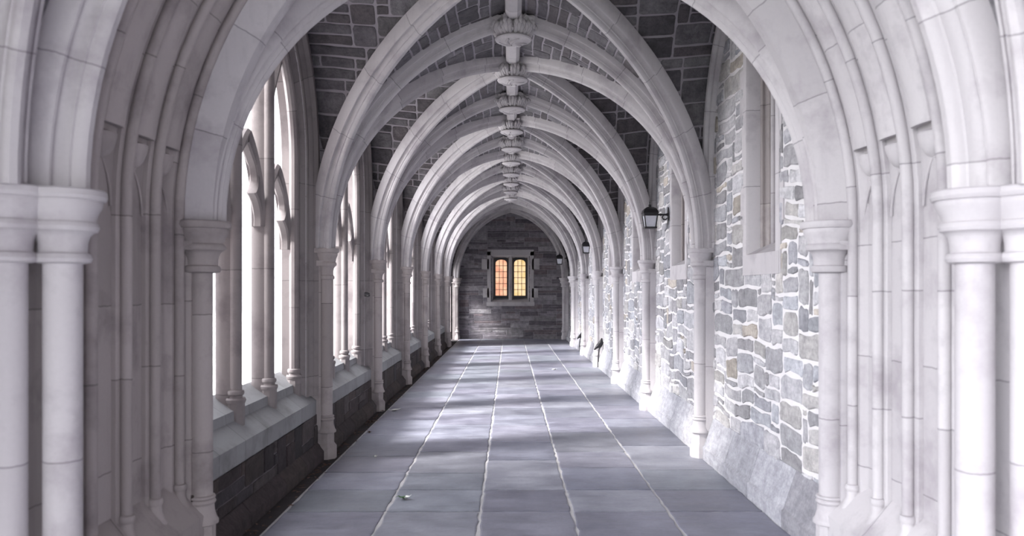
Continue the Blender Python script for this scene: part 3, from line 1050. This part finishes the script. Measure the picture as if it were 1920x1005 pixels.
# near portal front: ribs above the twin capitals
o = transverse('transverse_rib', 3.24, 1.85, [(a * 1.25, b * 1.25) for a, b in RIB])
tag(o, 'nearest cross rib arching over the viewer from the thick twin columns', 'rib', 'transverse vault ribs')
for sgn, nm in ((-1, 'left'), (1, 'right')):
    for k, (y, h, r) in enumerate(((3.385, 1.89, .042),)):
        mb = MB()
        mb.sweep(arch_half(h, sgn, y, ZS - .005), (0, 1, 0), circ(r), toward=(0, y, 1.5))
        mb.sweep([(p[0] + sgn * .05, p[1], p[2]) for p in arch_half(h, sgn, y, ZS - .005)], (0, 1, 0), [(-r * 1.4, -.08), (-r * 1.4, .02), (r * 1.4, .02), (r * 1.4, -.08)], toward=(0, y, 1.5))
        o = mb.build('front_roll', M['lime'])
        tag(o, 'roll moulding springing from the %s twin capitals behind the nearest cross rib' % nm, 'moulding', 'rolls over the twin capitals')
    o = diagonal('diagonal_rib', sgn, 3.05, 1.60, 1.935)
    tag(o, 'nearest diagonal rib rising from the %s twin columns towards the viewer' % nm, 'rib', 'diagonal vault ribs')
    mb = MB()
    yc = 1.60
    path = [(sgn * 2.02, yc + a, z) for a, z in arch_yz(1.42, ZS, ZW, RW - .02, 20, full=False)]
    path = [(p[0], 2 * yc - p[1], p[2]) for p in path]
    mb.sweep(path, (1, 0, 0), [(-.08, -.1), (-.08, -.01), (-.05, .03), (-.02, .055), (.02, .055), (.05, .03), (.08, -.01), (.08, -.1)], toward=(sgn * 2.02, yc, 2.5))
    o = mb.build('wall_rib', M['lime'])
    tag(o, 'nearest wall rib on the %s edge above the outer twin column' % nm, 'rib')

# ------------------------------------------------------------------ vault webs
def resample(pts, n):
    P = [Vector(p) for p in pts]
    L = [0]
    for a, b in zip(P, P[1:]):
        L.append(L[-1] + (b - a).length)
    def at(s):
        s = max(0, min(L[-1], s))
        for i in range(len(L) - 1):
            if s <= L[i + 1] + 1e-9:
                return P[i].lerp(P[i + 1], (s - L[i]) / max(L[i + 1] - L[i], 1e-9))
        return P[-1]
    return [at(L[-1] * i / n) for i in range(n + 1)], L[-1]

def patch(mb, A, B, rng, inward, cells=(.125, .105), sizes=None, off=-.055, bare=0.0, over=.03):
    """Ruled stone surface between rib curves A and B (equal point counts, springing first)."""
    n = len(A) - 1
    L = sum((((A[i + 1] + B[i + 1]) - (A[i] + B[i])) * .5).length for i in range(n))
    def row(v):
        f = max(0, min(.99999, v / L)) * n
        i = int(f)
        return A[i].lerp(A[i + 1], f - i), B[i].lerp(B[i + 1], f - i)
    W = max((a - b).length for a, b in zip(A, B))
    def S(u, v):
        a, b = row(v)
        w = max((a - b).length, .02)
        return a.lerp(b, max(-.03 / w, min(1 + over / w, u / w)))
    def mp(u, v, h):
        p = S(u, v)
        e = .03
        vm, vp = max(0, v - e), min(L, v + e)
        um = min(u, max((row(v)[0] - row(v)[1]).length, .05))
        dv = S(um, vp) - S(um, vm)
        a, b = row(v)
        du = (b - a)
        if du.length < 1e-4: du = Vector((0, 1, 0))
        nrm = du.cross(dv)
        if nrm.length < 1e-9: nrm = Vector((0, 0, -1))
        nrm.normalize()
        if nrm.dot(inward - p) < 0: nrm = -nrm
        return p + nrm * (h + off)
    def blocked(u, v):
        a, b = row(v)
        return u > (a - b).length + .06
    sizes = sizes or [(3, 1), (4, 1), (2, 1), (3, 2), (2, 2), (4, 2), (5, 1), (2, 1), (1, 1), (3, 1)]
    st, free, cu, cv = masonry(W + .05, L, cells[0], cells[1], sizes, rng, blocked)
    mortar_bed(mb, free, cu, cv, mp, 1)
    for r in st:
        if r[0] < bare: continue
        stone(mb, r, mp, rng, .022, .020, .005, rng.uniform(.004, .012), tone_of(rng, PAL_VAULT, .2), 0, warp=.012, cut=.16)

def by_z(pts, zs):
    out = []
    for z in zs:
        for a, b in zip(pts, pts[1:]):
            if a[2] <= z <= b[2] + 1e-9 and b[2] > a[2]:
                f = (z - a[2]) / (b[2] - a[2])
                out.append(Vector(a).lerp(Vector(b), f)); break
        else:
            out.append(Vector(pts[-1]))
    return out

def build_ceiling(name, label, ya, yb, seed, halfs=('a', 'b'), half_a=HX, half_b=HX, wall=True):
    rng = random.Random(seed)
    mb = MB()
    yc = (ya + yb) / 2
    inward = Vector((0, yc, 2.0))
    for sgn in (-1, 1):
        for key, y, hf in (('a', ya, half_a), ('b', yb, half_b)):
            if key not in halfs: continue
            D = diag_pts(sgn, y, yc, hf, 0)
            T = [(sgn * hf * t, y, ZS - .004 + RISE * z) for t, z in ARC]
            N = 26
            Da, Ta = [Vector(p) for p in D], [Vector(p) for p in T]
            near = key == 'a' and abs(y - YC[0]) < .01
            patch(mb, Ta, Da, rng, inward, off=-.08 if near else -.055, bare=.06 if near else 0.0)
            if wall:
                hw = abs(y - yc)
                xw = sgn * (WX + .01) if hf <= HX else sgn * 2.02
                Wp = [(xw, yc + math.copysign(a, y - yc), z) for a, z in [(hw * t, ZS + (ZW - ZS) * 0 + z) for t, z in [(1, k * (ZW - ZS) / 6) for k in range(6)]]]
                Wp += [(xw, yc + math.copysign(hw * t, y - yc), ZW + RW * z) for t, z in arc_norm(max(RW / hw, 1.0), 20)]
                m = 30
                fr = [math.sin(math.pi / 2 * k / m) for k in range(m + 1)]
                zt, zb = max(p[2] for p in Wp), ZS
                A = by_z(Wp, [zb + (zt - zb) * f for f in fr])
                B = by_z(D, [zb + (ZS + RISE - .004 - zb) * f for f in fr])
                patch(mb, A, B, rng, inward, over=-.03)
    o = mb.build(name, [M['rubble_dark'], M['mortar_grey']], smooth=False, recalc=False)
    tag(o, label, 'ceiling', kind='structure')

for i in range(NB):
    build_ceiling('ceiling', 'dark stone vault web over the %s bay from the portal' % ORD[i], YC[i], YC[i + 1], 40 + i)
build_ceiling('ceiling', 'dark stone vault web over the crossing at the far end', YC[-1] + .32, YEND - .12, 60, half_b=1.74)
build_ceiling('ceiling', 'dark stone vault web over the viewer before the portal', .06, 3.14, 61, halfs=('b',), half_b=1.92, wall=False)
# roof deck that keeps the sky off the top of the webs
mb = MB()
mb.box(-2.4, 2.4, 4.3, YEND + .4, 4.82, 4.95)
mb.box(-2.4, 2.4, YC[-1], YC[-1] + .4, 4.35, 4.9)
o = mb.build('ceiling_roof_deck', M['mortar_dark'])
tag(o, 'plain roof deck above the stone vault', 'roof', kind='structure')

mb = MB()
mb.box(-4.2, 2.4, -4.0, 3.3, 4.82, 4.95)  # roof added out of view, overhanging left to block sky and sun
o = mb.build('ceiling_entry_shade', M['mortar_dark'])
tag(o, 'unseen roof deck added over the viewer bay to block light', 'roof', kind='structure')
mb = MB()
mb.box(-2.5, -2.08, 2.2, 2.92, -.05, 4.85)  # pier added out of view to cut the light from the left
o = mb.build('wall_left_light_block', M['lime_warm'])
tag(o, 'unseen pier added to the left of the viewer to block light', 'wall', kind='structure')
mb = MB()
mb.box(2.06, 2.4, -4.0, 2.95, -.05, 4.9)  # wall added out of view to keep light off the left jamb
o = mb.build('wall_right_light_block', M['mortar_grey'])
tag(o, 'unseen wall added to the right of the viewer to block light', 'wall', kind='structure')

# ------------------------------------------------------------------ ridge ribs and bosses
RZ = ZS + RISE
RIDGE = [(-.078, -.12), (-.078, .0), (-.070, .035), (-.035, .062), (.035, .062), (.070, .035), (.078, .0), (.078, -.12)]
boss_y = [YC[1] + 1.5 * k for k in range(11)]
seg = [YC[0] + .1] + [YC[1] - 1.5] + boss_y
for k, (a, b) in enumerate(zip(seg, seg[1:])):
    mb = MB()
    mb.sweep([(0, a + (b - a) * i / 4, RZ) for i in range(5)], (1, 0, 0), RIDGE, toward=(0, a, 0))
    o = mb.build('ridge_rib', M['lime'])
    if k == 0:
        tag(o, 'ridge rib length just behind the near portal arch', 'rib', 'ridge rib lengths')
    elif k == 1:
        tag(o, 'ridge rib length in front of the nearest carved boss', 'rib', 'ridge rib lengths')
    else:
        tag(o, 'ridge rib length between the %s and %s carved bosses from the viewer' % (ORD[k - 2], ORD[k - 1] if k < 12 else 'last'), 'rib', 'ridge rib lengths')

def make_boss(seed):
    rng = random.Random(seed)
    t = empty('roof_boss')
    mb = MB()
    mb.lathe([(.10, .12), (.115, .02), (.118, -.060), (.145, -.070), (.170, -.078), (.178, -.090), (.170, -.103), (.15, -.108), (.12, -.124), (.06, -.132), (.0005, -.134)], (0, 0), 28, 0, 0)
    # carved swirl relief on the underside
    for k in range(5):
        a0 = 2 * math.pi * k / 5 + rng.random()
        pts = [(math.cos(a0 + q * .22) * (.03 + .02 * q), math.sin(a0 + q * .22) * (.03 + .02 * q), -.134 + .0035 * q) for q in range(6)]
        mb.tube(pts, [.012, .017, .02, .019, .016, .01], 8)
    mb.build('boss_disc', M['lime'], t)
    mb = MB()
    nl = 10
    for k in range(nl):
        a = 2 * math.pi * k / nl + rng.uniform(-.05, .05)
        ca, sa = math.cos(a), math.sin(a)
        rr, zz = rng.uniform(.95, 1.08), rng.uniform(.9, 1.1)
        prof = [(.118, -.050), (.150, -.035), (.160, .02), (.172, .07), (.205, .100), (.236, .080), (.228, .040)]
        wid = [.034, .046, .052, .058, .054, .036, .012]
        G = []
        for (r, z), w in zip(prof, wid):
            row = []
            for j in range(5):
                g = j / 2 - 1
                bul = .020 * math.cos(g * math.pi * .9)
                rad = r * rr + bul
                row.append(mb.vert((ca * rad - sa * g * w, sa * rad + ca * g * w, z * zz + .010 * math.sin(g * 6 + k))))
            G.append(row)
        G2 = [[mb.vert((v[0] * .90, v[1] * .90, v[2] - .004)) for v in (mb.v[i] for i in row)] for row in G]
        for i in range(len(prof) - 1):
            for j in range(4):
                mb.face((G[i][j], G[i][j + 1], G[i + 1][j + 1], G[i + 1][j])); mb.face((G2[i][j], G2[i + 1][j], G2[i + 1][j + 1], G2[i][j + 1]))
        bd = [(G[i][0], G2[i][0]) for i in range(len(prof))] + [(G[-1][j], G2[-1][j]) for j in range(1, 5)] + [(G[i][4], G2[i][4]) for i in range(len(prof) - 2, -1, -1)]
        for (p, q), (p2, q2) in zip(bd, bd[1:]):
            mb.face((p, p2, q2, q))
        # fleshy lobes that give each leaf its curled, cut outline
        for da, kr, kz in ((0, 1.0, 0.0), (-.17, .93, -.014), (.17, .93, -.014)):
            q = a + da
            mb.tube([(math.cos(q) * r * kr, math.sin(q) * r * kr, z * zz + kz) for r, z in ((.13, -.052), (.165, -.040), (.192, -.005), (.205, .030), (.226, .040), (.240, .018), (.236, -.004))],
                    [.014, .020, .024, .026, .024, .018, .007], 7)
        # berries between the leaves
        b = a + math.pi / nl
        for (r, z, s) in ((.168, -.036, .022), (.150, -.010, .022)):
            mb.tube([(math.cos(b) * (r - s), math.sin(b) * (r - s), z), (math.cos(b) * r, math.sin(b) * r, z), (math.cos(b) * (r + s), math.sin(b) * (r + s), z - .004)], [s * .7, s, s * .5], 7)
    mb.build('foliage', M['lime'], t, angle=60)
    return t

protos = [make_boss(s) for s in (1, 2, 3)]
for k, y in enumerate(boss_y[:10]):
    o = protos[k] if k < 3 else copy_tree(protos[k % 3])
    o.location = (0, y, RZ - .105)
    o.rotation_euler = (0, 0, k * 1.1)
    tag(o, '%s carved leaf boss on the vault ridge, counted from the viewer' % ORD[k], 'boss', 'carved roof bosses')

# ------------------------------------------------------------------ lanterns
def make_lantern(arm):
    t = empty('wall_lantern')
    S4 = lambda w, z: [(-w, -w, z), (w, -w, z), (w, w, z), (-w, w, z)]
    wt, wb, zt, zb = .078, .060, .045, -.095
    mb = MB()
    for sx in (-1, 1):
        for sy in (-1, 1):
            mb.tube([(sx * wb, sy * wb, zb), (sx * wt, sy * wt, zt)], .008, 6)
    mb.box(-wb - .014, wb + .014, -wb - .014, wb + .014, zb - .016, zb + .004)
    mb.box(-wt - .008, wt + .008, -wt - .008, wt + .008, zt - .004, zt + .030)
    mb.build('body_frame', M['iron'], t, smooth=False)
    mb = MB()
    lo = [mb.vert(p) for p in S4(wb - .004, zb)]; hi = [mb.vert(p) for p in S4(wt - .004, zt)]
    for k in range(4):
        mb.face((lo[k], lo[(k + 1) % 4], hi[(k + 1) % 4], hi[k]))
    mb.face(lo[::-1]); mb.face(hi)
    mb.build('glass', M['milk'], t, smooth=False)
    mb = MB()
    prof = [(.100, .074), (.098, .084), (.088, .110), (.068, .135), (.040, .150), (.014, .156), (.012, .162)]
    mb.lathe([(r * 1.3, z) for r, z in prof], (0, 0), 4, 0, 0, rot=math.pi / 4)
    mb.build('cap', M['iron'], t, angle=60)
    mb = MB()
    mb.lathe([(.016, .158), (.020, .170), (.016, .182), (.006, .188), (.008, .205), (.004, .22), (.001, .255)], (0, 0), 10, 0, 0)
    mb.build('finial', M['iron'], t)
    mb = MB()
    mb.tube([(.08, 0, .06), (.12, 0, .06), (.125, 0, .06), (.15, 0, .06), (arm - .03, 0, .06), (arm, 0, .06)], [.011, .011, .018, .011, .013, .022], 10)
    mb.tube([(arm - .055, 0, .055), (arm - .075, 0, .03), (arm - .06, 0, .002), (arm - .03, 0, .0), (arm - .015, 0, .02)], [.006, .009, .010, .009, .006], 8)
    mb.build('bracket_arm', M['iron'], t)
    mb = MB()
    mb.prism([(-.02, -.07), (.02, -.07), (.035, .0), (.045, .06), (.035, .12), (0, .15), (-.035, .12), (-.045, .06), (-.035, .0)], arm - .008, arm + .006, axis='x')
    mb.build('wall_plate', M['iron'], t)
    return t

l0 = make_lantern(.225)
l0.location = (1.675, 9.75, 2.46)
tag(l0, 'large black lantern on a wall bracket, nearest of the three on the right wall', 'lantern', 'black wall lanterns')
l1 = copy_tree(l0); l1.location = (1.675, 17.9, 2.53)
tag(l1, 'small black lantern on the right wall, second of the three in depth', 'lantern', 'black wall lanterns')
l2 = copy_tree(l0); l2.location = (1.50, 24.6, 2.51); l2.scale = (1.15, 1.15, 1.15)
for ch in l2.children:
    if ch.name.startswith('bracket_arm'): ch.scale = (1.75, 1, 1)
    if ch.name.startswith('wall_plate'): ch.location.x = .155
tag(l2, 'farthest black lantern, seen against the dark end wall', 'lantern', 'black wall lanterns')

# ------------------------------------------------------------------ small things
def make_spout(name, loc, s, label):
    t = empty(name, loc)
    mb = MB()
    mb.tube([(.03 * s, 0, .14 * s), (.015 * s, 0, .05 * s), (-.02 * s, 0, -.01 * s), (-.08 * s, 0, -.045 * s), (-.13 * s, 0, -.10 * s)], [.012 * s, .05 * s, .06 * s, .035 * s, .016 * s], 10)
    mb.build('hood', M['iron'], t)
    mb = MB()
    mb.tube([(.0, -.02 * s, -.03 * s), (-.03 * s, -.03 * s, -.10 * s), (-.045 * s, -.03 * s, -.22 * s), (-.05 * s, -.03 * s, -.46)], .014 * s, 8)
    mb.build('pipe', M['iron'], t)
    tag(t, label, 'spout', 'dark hoods low on the right wall')

make_spout('wall_spout', (1.84, 16.5, .47), 1.0, 'dark hooded spout low on the right wall beside the fifth column')
make_spout('wall_spout', (1.83, 20.9, .40), .75, 'smaller dark spout low on the right wall, farther down the walk')

mb = MB()
mb.tube([(-.03, 0, 0), (0, 0, 0), (.02, 0, -.01), (.03, .01, -.02)], [.03, .028, .03, .012], 10)
o = mb.build('iron_stub', M['iron']); o.location = (-1.885, 10.38, 1.545)
tag(o, 'small black iron stub on the left jamb before the third column', 'fixing')

def make_leaf(name, mats, loc, L, W, curl, rz, label, stem=True):
    t = empty(name, loc); t.rotation_euler = (0, 0, rz)
    mb = MB()
    G = []
    for i in range(9):
        f = i / 8
        w = W * math.sin(math.pi * min(f * .95 + .03, 1)) ** .8
        row = []
        for j in range(5):
            g = j / 2 - 1
            z = .006 + curl * (f - .45) ** 2 * 2 + abs(g) * .014 * math.sin(math.pi * f) + .004 * math.sin(9 * f + 3 * g)
            row.append(mb.vert((L * (f - .5), g * w, z)))
        G.append(row)
    for i in range(8):
        for j in range(4):
            mb.face((G[i][j], G[i][j + 1], G[i + 1][j + 1], G[i + 1][j]), 0 if i < 4 else len(mats) - 1)
    mb.build('blade', mats, t, angle=80, recalc=False)
    if stem:
        mb = MB()
        mb.tube([(-L * .5, 0, .006 + curl * .4), (-L * .62, .005, .02), (-L * .75, 0, .012)], [.0025, .002, .0015], 6)
        mb.build('stem', M['leaf_green'], t)
    tag(t, label, 'leaf')
    return t

make_leaf('fallen_leaf', [M['leaf_green'], M['leaf_pale']], (-.835, 6.10, .004), .10, .028, .05, -.1, 'curled green and white fallen leaf on the near floor flags')
make_leaf('fallen_leaf', [M['leaf_pale']], (-1.555, 10.55, .004), .16, .03, .05, .2, 'pale curled leaf on the floor beside the left wall')
make_leaf('fallen_leaf', [M['leaf_pale']], (-1.31, 7.62, .004), .04, .012, .02, .9, 'tiny pale leaf scrap on the left floor flags')
make_leaf('fallen_leaf', [M['leaf_brown']], (-1.60, 8.92, .004), .05, .014, .02, .4, 'small dark leaf near the second left column base', False)
make_leaf('fallen_leaf', [M['leaf_pale']], (.86, 16.0, .004), .12, .04, .02, .5, 'pale leaf scrap on the distant right floor flags', False)

# leaf litter along the gutter
rng = random.Random(77)
mb = MB()
for k in range(420):
    y = rng.uniform(4.8, YC[-1]); x = -1.73 + rng.gauss(0, .035)
    a = rng.uniform(0, 6.28); l = rng.uniform(.012, .035); w = l * .45
    z = -.008 + rng.uniform(0, .012)
    ca, sa = math.cos(a), math.sin(a)
    tn = (1, 1, 1)
    ids = [mb.vert((x + ca * p - sa * q, y + sa * p + ca * q, z + dz)) for p, q, dz in ((-l, 0, 0), (0, -w, .006), (l, 0, .003), (0, w, .008))]
    mb.face(ids)
o = mb.build('leaf_litter', M['leaf_brown'], smooth=False, recalc=False)
tag(o, 'brown leaf litter in the dark gutter along the left wall', 'leaves', kind='stuff')
